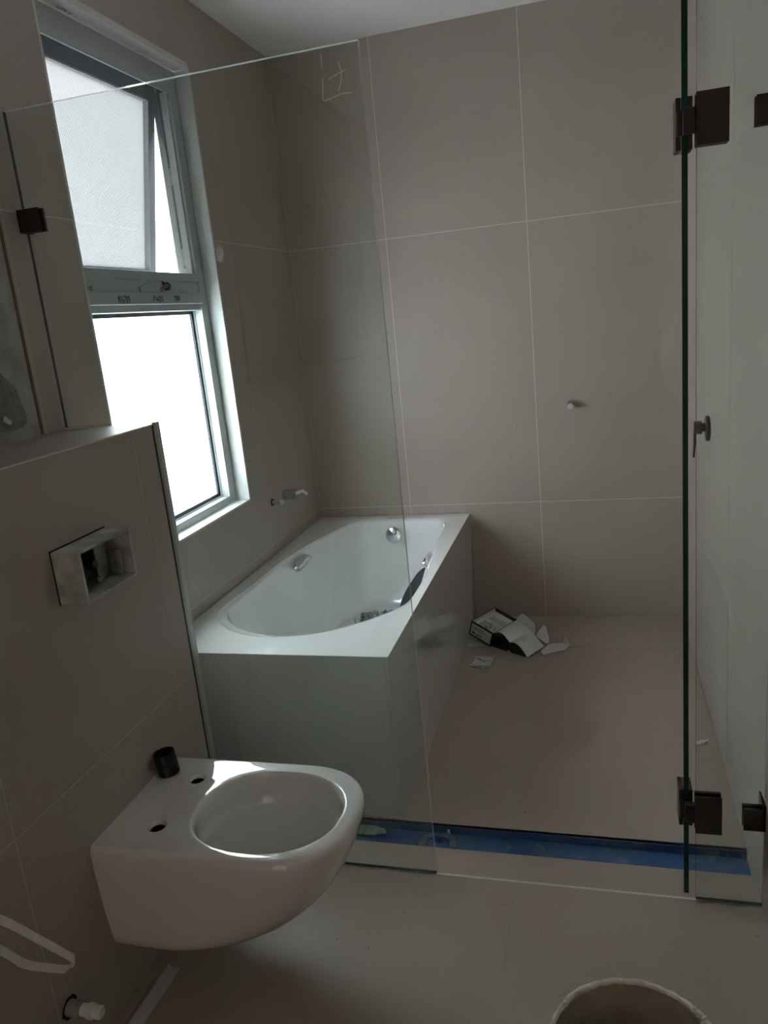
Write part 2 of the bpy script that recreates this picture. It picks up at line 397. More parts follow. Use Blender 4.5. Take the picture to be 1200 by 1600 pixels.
for (a, c, d, e) in ((gy0, gy0+.008, gz0, gz1), (gy1-.017, gy1, gz0, gz1), (gy0, gy1, gz0, gz0+.016), (gy0, gy1, gz1-.012, gz1)): b.box(GX-.004, GX+.008, a, c, d, e)
b.build('gasket', GASK, win)
b = MB()
for (a, c, d, e) in ((gy1-.004, gy1-.0005, gz0, gz1), (gy0, gy1, gz0+.0, gz0+.004)): b.box(GX+.009, GX+.014, a, c, d, e)
b.build('glazing_bead', PAINTB, win)
MB().box(GX-.004, GX, gy0+.004, gy1-.004, gz0+.003, gz1-.004).build('lower_pane', FROST, win)
MB().box(GX+.0002, GX+.0012, gy1-.045, gy1-.041, gz0+.035, gz0+.060).build('glass_label', INK, win)
# awning sash, hinged at its head and pushed out at the foot
SZ = 2.262; SX = -1.402; ang = math.radians(10.2)
Ms = Matrix.Translation((SX, 0, SZ)) @ Matrix.Rotation(ang, 4, 'Y')
sash = root('awning_sash', (SX, (y0+y1)/2, SZ)); sash.parent = win; sash.location = Vector(sash.location) - ORG[win.name]
del ORG[sash.name]; ORG[sash.name] = Vector((SX, (y0+y1)/2, SZ))
sy0, sy1, sh = y0+.053, y1-.053, .655
b = MB()
for (a, c, d, e) in ((sy0, sy0+.045, -sh, 0), (sy1-.045, sy1, -sh, 0), (sy0+.045, sy1-.045, -.068, 0), (sy0+.045, sy1-.045, -sh, -sh+.045)):
    b.box(-.030, 0, a, c, d, e, M=Ms)
b.build('sash_frame', SASHM, sash, bevel=.002)
b = MB()
for (a, c, d, e) in ((sy1-.050, sy1-.045, -sh+.045, -.068), (sy0+.045, sy0+.050, -sh+.045, -.068), (sy0+.05, sy1-.05, -.074, -.068)): b.box(-.026, .004, a, c, d, e, M=Ms)
b.build('sash_bead', PAINT, sash)
MB().box(-.018, -.014, sy0+.045, sy1-.045, -sh+.045, -.070, M=Ms).build('sash_pane', FROST_U, sash)
MB().prism([(x, sy1+.0015, z) for x, z in ((-1.376,2.262),(-1.371,2.225),(-1.379,2.06),(-1.386,2.00),(-1.400,1.985),(-1.402,2.05),(-1.420,2.13),(-1.428,2.20))], (0, .004, 0)).build('stay_arm', SASHM, win)
b = MB(); b.box(-1.401, -1.380, y1-.0525, y1-.0495, 1.655, 2.24); b.build('side_gasket', GASK, win)
b = MB(); b.box(-1.398, -1.384, y1-.056, y1-.052, 1.66, 1.72); b.box(-1.398, -1.386, y1-.056, y1-.052, 1.93, 1.985); b.build('stay_bracket', GREYP, win)
# insect screen: real wires
b = MB(); sx = -1.371; pit = .0040; wv = .0009
y = gy0
while y < gy1: b.box(sx, sx+.0003, y, y+wv, 1.628, WZ1-.085); y += pit
z = 1.628
while z < WZ1-.085: b.box(sx+.0003, sx+.0006, gy0, gy1, z, z+wv); z += pit
setp(b.build('fly_screen', WIRE, win), kind='stuff')
# winder handle in the transom recess
b = MB(); b.prism([(FX-.002, y, z) for y, z in ((2.215,1.567),(2.215,1.583),(2.285,1.600),(2.36,1.600),(2.50,1.575),(2.50,1.567))], (.006, 0, 0)); b.build('winder_plate', PAINT, win, bevel=.001)
b = MB(); b.lathe([(.0135,0),(.0135,.012),(.009,.016)], c=(FX+.004, 2.365, 1.585), axis='x', seg=20)
b.tube([(FX+.012, 2.365, 1.588), (FX+.020, 2.335, 1.583), (FX+.024, 2.305, 1.572)], .006)
b.tube([(FX+.012, 2.35, 1.580), (FX+.018, 2.33, 1.597)], .0045)
b.build('winder_handle', BLACK, win, smooth=True)
MB().lathe([(.006,0),(.006,.006)], c=(FX+.020, 2.305, 1.570), axis='x', seg=12).build('winder_tip', CHROME, win, smooth=True)
b = MB(); fnw = lambda u, v, d: (FX+.008 + d, u, v)
strokes(b, text_lines('M16789', 2.080, 1.534, .0075, .020, .0028), fnw, .0028)
strokes(b, text_lines('FW25', 2.276, 1.539, .0110, .014, .0040), fnw, .0028)
strokes(b, text_lines('755', 2.405, 1.539, .0085, .014, .0045), fnw, .0028)
fn2 = lambda u, v, d: (FX-.002 + d, u, v)
strokes(b, text_lines('VX', 1.949, 1.571, .012, .012, .004), fn2, .0025)
strokes(b, text_lines('1079 C', 2.022, 1.0, .008, .008, .003), lambda u, v, d: (FX+.008+(v-1.0)*1.2, u, WZ1-.0062-d), .0014)
b.build('marker_writing', INK, win)

# ------------------------------------------------------------------ outside
gr = MB().box(-20, XL-.17, -8, 20, -1.2, -1.0).build('ground', GROUND); setp(gr, kind='structure')
nb = root('neighbour_house', (-6.1, 8.5, -1.0), 'pale neighbouring house seen through the gap beside the open sash', 'house')
b = MB(); b.prism([(-4.3, 5.0, -1), (-4.3, 12, -1), (-4.3, 12, 3.55), (-4.3, 5.0, 2.02)], (-.2, 0, 0)); b.build('gable_wall', CREAM, nb)
b = MB(); b.prism([(-4.28, 5.0, 2.02), (-4.28, 12, 3.55), (-4.28, 12, 3.60), (-4.28, 5.0, 2.07)], (-.3, 0, 0)); b.build('barge_board', BOARDW, nb)
MB().box(-6.3, -6.05, 5, 13, -1, 6.0).build('upper_wall', BOARDW, nb)
me = None
for k in range(24):
    z = 2.2 + k*.155
    if me is None:
        o = MB().prism([(-6.05, 5, z), (-6.012, 5, z), (-6.035, 5, z+.16), (-6.05, 5, z+.16)], (0, 8, 0)).build('board', BOARDW, nb); me = o
    else:
        o = me.copy(); col.objects.link(o); o.location.z += k*.155

# ------------------------------------------------------------------ bathtub
bt = root('bathtub', (-.93, 2.645, 0), 'white rectangular bathtub against the tiled corner behind the glass', 'bathtub')
BY0, BY1, BX0, BX1, BZ = 1.884, 3.402, -1.3025, -.578, .511
openp = [(-1.10,3.285),(-1.04,3.318),(-.90,3.324),(-.77,3.322),(-.700,3.300),(-.668,3.235),(-.658,3.10),(-.655,2.98),(-.642,2.87),(-.632,2.70),(-.618,2.56),(-.617,2.45),(-.622,2.34),(-.637,2.24),(-.680,2.15),(-.76,2.075),(-.862,2.025),(-.965,2.010),(-1.064,2.034),(-1.148,2.090),(-1.200,2.165),(-1.228,2.28),(-1.235,2.45),(-1.230,2.70),(-1.205,2.92),(-1.165,3.10),(-1.130,3.21)]
def catmull(P, n=8):
    out = []; m = len(P)
    for i in range(m):
        p0, p1, p2, p3 = (Vector(P[(i+k-1) % m]) for k in range(4))
        for s in range(n):
            t = s/n
            out.append(.5*((2*p1) + (p2-p0)*t + (2*p0-5*p1+4*p2-p3)*t*t + (3*p1-p0-3*p2+p3)*t**3))
    return out
def _fr(p):
    k = max(0, min(1, (2.35 - p[1]) / .2)); return (p[0]*(1 + .027*k), p[1]*(1 + .027*k))
OP = catmull([_fr(p) for p in openp])
C0 = Vector((-.93, 2.66)); SXY = (.30, .66)
def ray_poly(poly, c, d):
    best = None
    for a, b_ in zip(poly, poly[1:] + poly[:1]):
        e = b_ - a; den = d.x*e.y - d.y*e.x
        if abs(den) < 1e-12: continue
        w = a - c; t = (w.x*e.y - w.y*e.x)/den; s = (w.x*d.y - w.y*d.x)/den
        if t > 0 and -1e-9 <= s <= 1+1e-9 and (best is None or t > best): best = t
    return c + d*best
rect = [Vector((BX0,BY0)), Vector((BX1,BY0)), Vector((BX1,BY1)), Vector((BX0,BY1))]
ths = [2*math.pi*i/160 for i in range(160)]
for r_ in rect:
    a = math.atan2((r_.y-C0.y)/SXY[1], (r_.x-C0.x)/SXY[0]) % (2*math.pi)
    k = min(range(len(ths)), key=lambda i: abs(ths[i]-a)); ths[k] = a
dirs = [Vector((math.cos(a)*SXY[0], math.sin(a)*SXY[1])) for a in ths]
RO = [ray_poly(rect, C0, d) for d in dirs]; PO = [ray_poly(OP, C0, d) for d in dirs]
b = MB(); rings = []
rings.append(b.ring([(p.x, p.y, BZ-.0018) for p in RO])); rings.append(b.ring([(p.x, p.y, BZ) for p in RO]))
def outp(p, d, k):
    f = max(0, -(p.y-C0.y)/.65)**2; return p + (p-C0).normalized()*(.010 + .062*f)*k
for k, dz in ((1.04, 0), (1.0, .0004), (.94, .0022), (.6, .0095), (.3, .0155), (.12, .0195), (.04, .0225), (0, .027)):
    rr = []
    for p, d, a in zip(PO, dirs, ths):
        q = outp(p, d, k); f = max(0, -(p.y-C0.y)/.65)**2
        rr.append((q.x, q.y, BZ - dz*(.35 + .65*f)))
    rings.append(b.ring(rr))
CF = Vector((-.935, 2.80)); NS = 22
for k in range(1, NS+1):
    s = k/NS; rr = []
    for p, a in zip(PO, ths):
        ca, sa = math.cos(a), math.sin(a)
        af = .205 + .02*sa; q = CF + Vector((af*math.copysign(abs(ca)**.7, ca), .44*math.copysign(abs(sa)**.7, sa)))
        fr = max(0, -sa); e = 1.9 - 1.0*fr
        f = s**e; z = BZ - .02 - .385*(1-(1-s)**(1.9 - .5*fr))
        rr.append((p.x + (q.x-p.x)*f, p.y + (q.y-p.y)*f, z))
    rings.append(b.ring(rr))
rings.append(b.ring([(CF.x + .5*(b.v[i][0]-CF.x), CF.y + .5*(b.v[i][1]-CF.y), BZ-.408) for i in rings[-1]]))
for A, B in zip(rings, rings[1:]): b.bridge(A, B)
b.face(rings[-1])
b.build('basin', ACRY, bt, smooth=60)
b = MB(); b.box(BX1-.012, BX1, BY0, BY1, 0, BZ-.002); b.build('side_panel', PANEL, bt)
b = MB(); b.box(BX0+.01, BX1-.0125, BY0, BY0+.012, 0, BZ-.002); b.build('end_panel', PANEL, bt)
Mo = Matrix.Rotation(math.radians(-8), 3, 'X').to_4x4()
b = MB(); b.lathe([(.030,.0),(.030,-.012),(.037,-.014),(.038,-.024),(.034,-.030),(.018,-.034),(.001,-.035)], c=(-.915, 3.296, .448), axis='y', seg=36, M=Mo)
b.build('overflow_knob', CHROME, bt, smooth=True)
def grip(cx, cy, cz, side, length=.165):
    b = MB(); n = 14; top = []; pts = []
    rings = []
    for i in range(n+1):
        s = -1 + 2*i/n; w = .029*math.sqrt(max(0.02, 1-s*s))
        yy = cy + s*length/2
        P = [(cx - side*.004, yy, cz + w), (cx - side*.016, yy, cz + w*.6), (cx - side*.022, yy, cz), (cx - side*.016, yy, cz - w*.6), (cx - side*.004, yy, cz - w), (cx + side*.004, yy, cz)]
        rings.append(b.ring([Vector(p) for p in P]))
    for A, B in zip(rings, rings[1:]): b.bridge(A, B)
    b.face(rings[0]); b.face(list(reversed(rings[-1])))
    b.build('grip_handle', CHROME, bt, smooth=70)
grip(-1.205, 2.84, .468, -1); grip(-.660, 2.86, .470, 1, .12)
b = MB()
for k, w in enumerate((.010,.008,.009,.010,.008,.010,.009)): b.box(-.955+k*.0125, -.955+k*.0125+w, 3.352, 3.360, BZ, BZ+.0004)
b.build('printed_mark', INK, bt)

# things lying in the bath
def crumple(name, mats, c, sx, sy, amp, seed, rot, label, cat, z0, nx=26, ny=20, lift=None):
    b = MB(); g = []
    for i in range(nx+1):
        row = []
        for j in range(ny+1):
            u, v = i/nx-.5, j/ny-.5
            e = 1 - .12*abs(noise.noise(Vector((u*5+seed, v*5, 1))))
            x, y = u*sx*e, v*sy*e
            X = c[0] + x*math.cos(rot) - y*math.sin(rot); Y = c[1] + x*math.sin(rot) + y*math.cos(rot)
            h = amp*abs(noise.noise(Vector((u*7+seed, v*7, 0)))) + amp*.5*abs(noise.noise(Vector((u*17, v*17+seed, 3))))
            if lift: h += lift(u, v)
            row.append(len(b.v)); b.v.append((X, Y, z0 + h))
        g.append(row)
    for i in range(nx):
        for j in range(ny): b.face((g[i][j], g[i+1][j], g[i+1][j+1], g[i][j+1]))
    o = b.build(name, mats, smooth=25)
    md = o.modifiers.new('s', 'SOLIDIFY'); md.thickness = .0008; md.offset = 1
    return setp(o, label, cat)
crumple('plastic_bag', BAGM, (-.955, 3.10), .20, .16, .035, 3, .25, 'crumpled grey translucent plastic bag lying at the bottom of the bathtub', 'bag', .110)
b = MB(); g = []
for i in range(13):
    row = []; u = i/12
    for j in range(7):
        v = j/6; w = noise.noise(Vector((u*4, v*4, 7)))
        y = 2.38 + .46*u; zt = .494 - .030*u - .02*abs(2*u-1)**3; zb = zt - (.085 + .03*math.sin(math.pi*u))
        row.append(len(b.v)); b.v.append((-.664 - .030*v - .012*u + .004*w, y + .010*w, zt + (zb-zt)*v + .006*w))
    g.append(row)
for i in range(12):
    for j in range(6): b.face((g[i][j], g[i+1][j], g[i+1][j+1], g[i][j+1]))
o = b.build('dark_sheet', DSHEET, smooth=25); md = o.modifiers.new('s', 'SOLIDIFY'); md.thickness = .0008  # thin dark wavy sheet just inside the right wall of the bath
setp(o, 'thin dark sheet along the inner side of the bathtub', 'film')
b = MB(); Mr = Matrix.Translation((-1.045, 3.085, .112)) @ Matrix.Rotation(math.radians(100), 4, 'Z')
b.box(-.05, .05, -.006, .006, 0, .010, M=Mr); b.build('marker_pen', BLACK); setp(bpy.data.objects['marker_pen'], 'short black stick lying beside the plastic bag in the bathtub', 'pen')
b = MB(); b.tube([(-1.085,3.10,.114),(-1.07,3.05,.114),(-1.045,2.99,.113)], .0018); o = b.build('brown_wire', mat('brown_wire', (.10,.04,.03), .6)); setp(o, 'thin reddish-brown wire lying in the bathtub next to the black stick', 'wire')
b = MB()
for k in range(46):
    x = random.gauss(-1.02, .07); y = random.gauss(2.98, .14); s = random.uniform(.0015, .0042)
    if not (-1.10 < x < -.8 and 2.6 < y < 3.18): continue
    b.box(x, x+s, y, y+s*random.uniform(.6, 2), .106, .1085)
setp(b.build('bath_grit', GRIT), 'dark specks of grit scattered on the bathtub bottom', 'grit', kind='stuff')

# ------------------------------------------------------------------ toilet pan
tp = root('toilet_pan', (XB, 1.335, 0), 'wall-hung white ceramic toilet pan without a seat, mounted on the tiled cistern wall', 'toilet')
CY = 1.335
def dsec(w, xf, z, round_len, n=2.35, x_in=0):
    P = []; xm = xf - round_len; xw = XB + x_in
    for i in range(8): P.append((xw + (xm-xw)*i/8, CY + w, z))
    for i in range(33):
        a = math.pi/2 - math.pi*i/32
        P.append((xm + (xf-xm)*abs(math.cos(a))**(2/n), CY + w*math.copysign(abs(math.sin(a))**(2/n), math.sin(a)), z))
    for i in range(8): P.append((xm + (xw-xm)*(i+1)/8, CY - w, z))
    for i in range(1, 8): P.append((xw, CY - w + 2*w*i/8, z))
    return P
secs = [(.105,-.845,.140,.12,2.0),(.135,-.800,.1405,.16,2.0),(.150,-.765,.145,.19,2.1),(.158,-.715,.157,.21,2.2),(.163,-.665,.178,.22,2.2),(.167,-.620,.210,.22,2.3),(.171,-.582,.250,.21,2.3),
        (.174,-.550,.295,.20,2.35),(.176,-.527,.340,.19,2.4),(.1768,-.513,.375,.18,2.4),(.1765,-.508,.394,.18,2.4),(.1745,-.509,.403,.178,2.4),(.1705,-.513,.4095,.175,2.4),(.165,-.519,.412,.172,2.4),(.160,-.524,.4125,.170,2.4)]
b = MB(); rings = []
for (w, xf, z, rl, n) in secs: rings.append(b.ring(dsec(w, xf, z, rl, n)))
for A, B in zip(rings, rings[1:]): b.bridge(A, B)
b.face(list(reversed(rings[0])))
OC = Vector((-.712, 1.328)); ea, eb = .166, .140
def egg(d, k, kz, cx=0):
    a = math.atan2(d.y, d.x)
    A = ea*k; B = eb*k
    return (OC.x + cx + A*math.copysign(abs(math.cos(a))**.92, math.cos(a)), OC.y + B*math.copysign(abs(math.sin(a))**.92, math.sin(a)), kz)
ds = []
for i in rings[-1]:
    v = b.v[i]; ds.append(Vector(((v[0]-OC.x)/ea, (v[1]-OC.y)/eb)))
for (k, z, cx) in ((1.03,.4125,0),(1.012,.4118,0),(.992,.408,0),(.972,.400,0),(.965,.388,0),(.962,.362,0),(.955,.352,0),(.905,.345,-.002),(.885,.338,-.003),(.86,.318,-.006),(.83,.295,-.010),(.79,.268,-.014),(.70,.235,-.025),(.52,.200,-.05),(.36,.178,-.075),(.24,.165,-.09),(.1,.160,-.095)):
    rings.append(b.ring([egg(d, k, z, cx) for d in ds]))
for A, B in zip(rings[len(secs)-1:], rings[len(secs):]): b.bridge(A, B)
b.face(rings[-1])
pan = b.build('pan_body', CERAM, tp, smooth=75)
cut = []
for (x, y) in ((-.934, 1.243), (-.932, 1.417)):
    c = MB().lathe([(.0160,.36),(.0160,.405),(.0205,.4135),(.0205,.43)], c=(x, y, 0), seg=32).build('cutter', DARK)
    md = pan.modifiers.new('hole', 'BOOLEAN'); md.object = c; md.operation = 'DIFFERENCE'; md.solver = 'EXACT'; cut.append(c)
bpy.context.view_layer.update()
dg = bpy.context.evaluated_depsgraph_get(); nm = bpy.data.meshes.new_from_object(pan.evaluated_get(dg))
if len(nm.polygons) > 500:
    pan.modifiers.clear(); pan.data = nm
for c in cut: bpy.data.objects.remove(c)
for (x, y) in ((-.934, 1.243), (-.932, 1.417)):
    MB().lathe([(.0158,.404),(.0158,.366),(.004,.366)], c=(x, y, 0), seg=24, cap=False).build('seat_bolt_hole', DARK, tp, smooth=True)
# black cap on the pan
cap = MB(); Mt = Matrix.Rotation(math.radians(-7), 4, 'Y')
cap.lathe([(.0235,0),(.0255,.002),(.026,.030),(.0245,.032),(.026,.034),(.026,.055),(.0235,.056),(.022,.054),(.022,.008),(.001,.007)], c=(-1.0125, 1.430, .4145), seg=40, M=Mt)
setp(cap.build('pipe_cap', BLACK, smooth=35), 'small black hollow plastic cap standing on the toilet pan by the wall', 'cap')

# ------------------------------------------------------------------ flush-button surround
fb = root('flush_box', (XB, 1.315, .98), 'scuffed white plastic flush plate box sticking out of the wall above the toilet', 'flush box')
a0, a1, c0, c1, xo, tk = 1.226, 1.404, .926, 1.034, -.980, .005
b = MB()
b.box(XB-.006, xo, a0, a0+.007, c0, c1); b.box(XB-.006, xo, a1-.007, a1, c0, c1)
b.box(XB-.006, xo, a0+.007, a1-.007, c0, c0+.006); b.box(XB-.006, xo, a0+.007, a1-.007, c1-.006, c1)
b.build('box_sleeve', ABS, fb, bevel=.0012)
b = MB(); b.box(XB-.0003, XB+.0006, a0+.007, a0+.128, c0+.006, c1-.006); b.build('back_opening', DARK, fb)
b = MB(); b.box(XB-.0003, XB+.003, a0+.128, a1-.007, c0+.006, c1-.006); b.build('inner_plate', ABS, fb)
b = MB(); b.lathe([(.010,.004),(.010,.020),(.006,.024)], c=(XB-.003, a0+.106, c0+.048), axis='x', seg=20); b.build('valve', BRASS, fb, smooth=True)
b = MB(); b.tube([(XB-.002, a0+.098, c0+.012), (XB+.03, a0+.094, c0+.018)], .006); b.tube([(XB-.002, a0+.115, c0+.012), (XB+.02, a0+.115, c0+.014)], .005); b.build('push_rod', GREYP, fb, smooth=True)
b = MB(); b.tube([(XB+.020, a1-.010, c0+.010),(XB+.026, a1-.013, c0+.035),(XB+.022, a1-.010, c0+.060)], .010, flat=(.018,.006)); b.build('moulded_lug', GREYP, fb, smooth=True)
b = MB(); b.box(XB-.001, XB+.001, a0-.004, a1+.003, c1, c1+.003); b.box(XB-.001, XB+.001, a0-.003, a0, c0-.003, c1+.003); b.build('cut_gap', DARK, fb)

# ------------------------------------------------------------------ shower glass
def pane(name, parent, poly, axis, c0_, c1_, edge, near=None, face=None, dark=(), clear=()):
    b = MB()
    P = [(u, c0_, v) if axis == 'y' else (c0_, u, v) for u, v in poly]
    off = (0, c1_-c0_, 0) if axis == 'y' else (c1_-c0_, 0, 0)
    b.prism(P, off, 0, msides=1)
    if near is not None: b.m[2 + near] = 2
    for k in dark: b.m[2 + k] = 3
    for k in clear: b.m[2 + k] = 0
    return b.build(name, [face or GLASS, edge, GEDGE_D, GEDGE_M], parent)
ss = root('shower_screen', (-.74, YG, 0), 'large clear fixed shower glass panel in front of the bath, notched over the ledge', 'glass panel')
pane('glass', ss, [(-1.293,1.227),(-1.0440,1.227),(-1.0440,.004),(-.439,.004),(-.439,1.958),(-1.293,1.958)], 'y', YG-.005, YG+.005, GEDGE, dark=(0, 2, 5), clear=(1,))
b = MB(); b.box(XL+.0005, -1.246, YG-.013, YG-.0055, 1.693, 1.745); b.box(XL+.0005, -1.246, YG+.0055, YG+.013, 1.693, 1.745); b.box(XL+.0005, XL+.006, YG-.013, YG+.030, 1.693, 1.745)
b.build('wall_clamp', GUN, ss, bevel=.001)
b = MB(); fg = lambda u, v, d: (u, YG-.0052-d, v)
strokes(b, [[(-.519,1.945),(-.519,1.918)],[(-.520,1.900),(-.524,1.862),(-.5205,1.858),(-.50,1.862),(-.484,1.866),(-.461,1.864)],
            [(-.483,1.924),(-.479,1.905),(-.4815,1.888),(-.489,1.872)],[(-.509,1.896),(-.497,1.900),(-.471,1.908)]], fg, .0022)
b.build('crayon_mark', CRAYON, ss)
b = MB()
for q, (rx, rz, dz) in enumerate(((.011, .024, 0), (.0095, .020, -.001), (.008, .015, -.004), (.005, .009, -.009))):
    P = []
    for k in range(28):
        a = 2*math.pi*k/28; f = 1 + .12*noise.noise(Vector((math.cos(a)*2, math.sin(a)*2, q)))
        P.append((-.803 + rx*f*math.cos(a), YG-.0052-.0003*q, 1.592 + dz + rz*f*math.sin(a)))
    b.quadv(P)
b.build('finger_smudge', SMUDGE, ss)
sp = root('side_glass', (.265, YG, 0), 'narrow clear fixed shower glass panel beside the right wall', 'glass panel')
pane('glass', sp, [(.192,.004),(.337,.004),(.337,1.958),(.192,1.958)], 'y', YG-.005, YG+.005, GEDGE, dark=(0, 3))
def hinge(z0, z1):
    zm = (z0+z1)/2; h = (z1-z0)
    b = MB(); b.box(.190, .247, YG-.014, YG-.0055, z0, z1); b.box(.190, .247, YG+.0055, YG+.014, z0, z1)
    h_ = b.build('hinge_plate', GUN, sp, bevel=.0012)
    
hinge(1.668, 1.760); hinge(.192, .288)
def clampr(z0, z1):
    b = MB(); b.box(.292, XR-.001, YG-.013, YG-.0055, z0, z1); b.box(.292, XR-.001, YG+.0055, YG+.013, z0, z1)
    b.box(XR-.006, XR-.001, YG-.013, YG+.045, z0+.004, z1+.012 if z0 < 1 else z1)
    b.build('wall_clamp', GUN, sp, bevel=.001)
clampr(1.688, 1.739); clampr(.209, .264)
dr = root('shower_door', (.172, YG, 0), 'clear glass shower door standing open and seen edge-on with a dark green edge', 'glass door')
pane('glass', dr, [(1.6765,.010),(2.272,.010),(2.272,1.958),(1.6765,1.958)], 'x', .1665, .1775, GLASS_D, near=3, face=GLASS_D)
def dleaf(z0, z1):
    zm = (z0+z1)/2; h = (z1-z0)
    b = MB()
    for x0, x1 in ((.157, .1660), (.1780, .187)):
        b.box(x0, x1, 1.684, 1.735, z0, z1)
    b.box(.158, .1665, 1.672, 1.684, zm-h*.24, zm+h*.24)
    b.box(.168, .1893, YG-.011, YG+.006, zm-h*.24, zm+h*.24)
    b.build('hinge_leaf', GUN, dr, bevel=.0012)
dleaf(1.668, 1.760); dleaf(.192, .288)

# ------------------------------------------------------------------ shower mixer, pipe stubs
mx = root('shower_mixer', (XR, 2.61, .978), 'dark gunmetal lever shower mixer on the right wall', 'shower mixer')
MB().lathe([(.040,-.0005),(.041,-.004),(.040,-.010),(.036,-.012)], c=(XR, 2.61, .978), axis='x', seg=40).build('wall_plate', GUN, mx, smooth=True)
b = MB(); b.lathe([(.014,-.010),(.014,-.022),(.021,-.023),(.021,-.042),(.018,-.044)], c=(XR, 2.61, .982), axis='x', seg=32); b.build('mixer_body', GUN, mx, smooth=35)
b = MB(); b.prism([(XR-.040, 2.597, 1.002),(XR-.040, 2.623, 1.002),(XR-.041, 2.622, .93),(XR-.044, 2.619, .887),(XR-.044, 2.601, .887),(XR-.041, 2.598, .93)], (-.005, 0, 0)); b.build('lever', GUN, mx, bevel=.001)
st = root('outlet_stub', (-.110, YB, .980), 'capped pipe stub with white star plug on the back wall', 'pipe stub')
b = MB(); b.lathe([(.0165,.002),(.0165,-.040),(.0135,-.041),(.0135,-.020),(.001,-.019)], c=(-.110, YB, .980), axis='y', seg=32); b.build('pipe', GREYP, st, smooth=35)
b = MB(); P = []
for k in range(12):
    a = math.pi*2*k/12 + .3; r = .0150 if k % 2 == 0 else .0105; P.append((-.110 + r*math.cos(a), YB-.047, .977 + r*math.sin(a)))
b.prism(P, (0, .030, 0)); b.build('star_plug', PVC, st)
s1 = root('spout_stub', (XL, 2.864, .725), 'short grey pipe stub left of the square one, on the window wall above the bath', 'pipe stub')
b = MB(); b.lathe([(.015,0),(.015,.003)], c=(XL, 2.864, .725), axis='x', seg=20); b.build('cut_hole', DARK, s1)
b = MB(); b.lathe([(.007,0),(.007,.040)], c=(XL, 2.864, .725), axis='x', seg=20); b.build('pipe', GREYP, s1, smooth=True)
b = MB(); b.lathe([(.010,.038),(.010,.050),(.006,.052)], c=(XL, 2.864, .725), axis='x', seg=12); b.build('plug', PVC, s1, smooth=True)
s2 = root('square_stub', (XL, 3.00, .725), 'square grey mixer stub with a small tap on the window wall above the bath', 'pipe stub')
b = MB(); b.box(XL, XL+.055, 2.978, 3.018, .706, .744); b.build('mixer_block', GREYP, s2, bevel=.003)
b = MB(); b.tube([(XL+.05, 3.0, .725), (XL+.085, 3.0, .738), (XL+.105, 3.0, .722)], .007); b.build('plug', PVC, s2, smooth=True)
s3 = root('toilet_water_stub', (XB, 1.014, .155), 'white plugged water pipe poking through a ragged hole low on the cistern wall', 'pipe stub')
b = MB(); P = []
for k in range(22):
    a = 2*math.pi*k/22; r = .0185 + .0055*random.random(); P.append((XB+.0004, 1.014 + r*math.cos(a), .156 + r*math.sin(a)))
b.prism(P, (.0008, 0, 0)); b.build('ragged_hole', DARK, s3)
b = MB(); b.lathe([(.0155,.001),(.0160,.030),(.0145,.031)], c=(XB, 1.014, .155), axis='x', seg=28); b.build('pipe', GREYP, s3, smooth=35)
b = MB(); b.lathe([(.012,.028),(.0125,.045),(.0150,.046),(.0155,.056),(.0125,.057),(.0130,.072),(.010,.076)], c=(XB, 1.014, .155), axis='x', seg=14); b.build('white_plug', PVC, s3, smooth=35)

# ------------------------------------------------------------------ strap loop, floor trim
b = MB(); zc = -.93
pts = [(-.985,.600,.86),(-.965,.700,.72),(-.95,.830,.542),(-.95,.892,.446),(-.95,.945,.362),(-.951,.958,.340),(-.955,.958,.330),(-.960,.945,.330),(-.960,.905,.372),(-.958,.860,.425),(-.957,.822,.490),(-.97,.75,.60),(-1.03,.64,.80)]
pts = [Vector(p) for p in pts]; sm = []
for i in range(len(pts)-1):
    p0, p1, p2, p3 = pts[max(i-1,0)], pts[i], pts[i+1], pts[min(i+2, len(pts)-1)]
    for s in range(6):
        t = s/6; sm.append(.5*((2*p1) + (p2-p0)*t + (2*p0-5*p1+4*p2-p3)*t*t + (3*p1-p0-3*p2+p3)*t**3))
sm.append(pts[-1]); A = []; 
for i, p in enumerate(sm):
    tg = (sm[min(i+1,len(sm)-1)] - sm[max(i-1,0)]).normalized(); wd = Vector((1,0,0)); nn = tg.cross(wd).normalized()
    q = (tg.cross(Vector((.55, .55, -.62)))).normalized(); nn = tg.cross(q).normalized()
    A.append([p + q*.0068 + nn*.0011, p - q*.0068 + nn*.0011, p - q*.0068 - nn*.0011, p + q*.0068 - nn*.0011])
rings = [b.ring(a) for a in A]
for r1, r2 in zip(rings, rings[1:]): b.bridge(r1, r2)
b.face(rings[0]); b.face(rings[-1])
setp(b.build('plastic_strap', STRAP, smooth=50), 'cream plastic strap bent into a loop in front of the cistern wall, lower left', 'strap')
b = MB(); a = Vector((-1.008, 1.275, .0)); d = (Vector((-.975, 1.05, 0)) - Vector((-.998, 1.272, 0))).normalized(); n = Vector((-d.y, d.x, 0))
p0 = Vector((-1.000, 1.276, .0005)); p1 = p0 + Vector((-.012, -.45, 0))
w = .026
b.prism([p0, p0 + Vector((w,.0,0)), p1 + Vector((w,0,0)), p1], (0,0,.003)); b.prism([p0, p0 + Vector((.003,0,0)), p1 + Vector((.003,0,0)), p1], (0,0,.012))
setp(b.build('tile_trim_offcut', PAINTB), 'grey metal tile trim strip lying on the floor under the toilet', 'trim strip')
MB().box(XB+.0005, XB+.028, .3, 1.29, -.0005, .004).build('tile_fillet', TILE_F, fl)

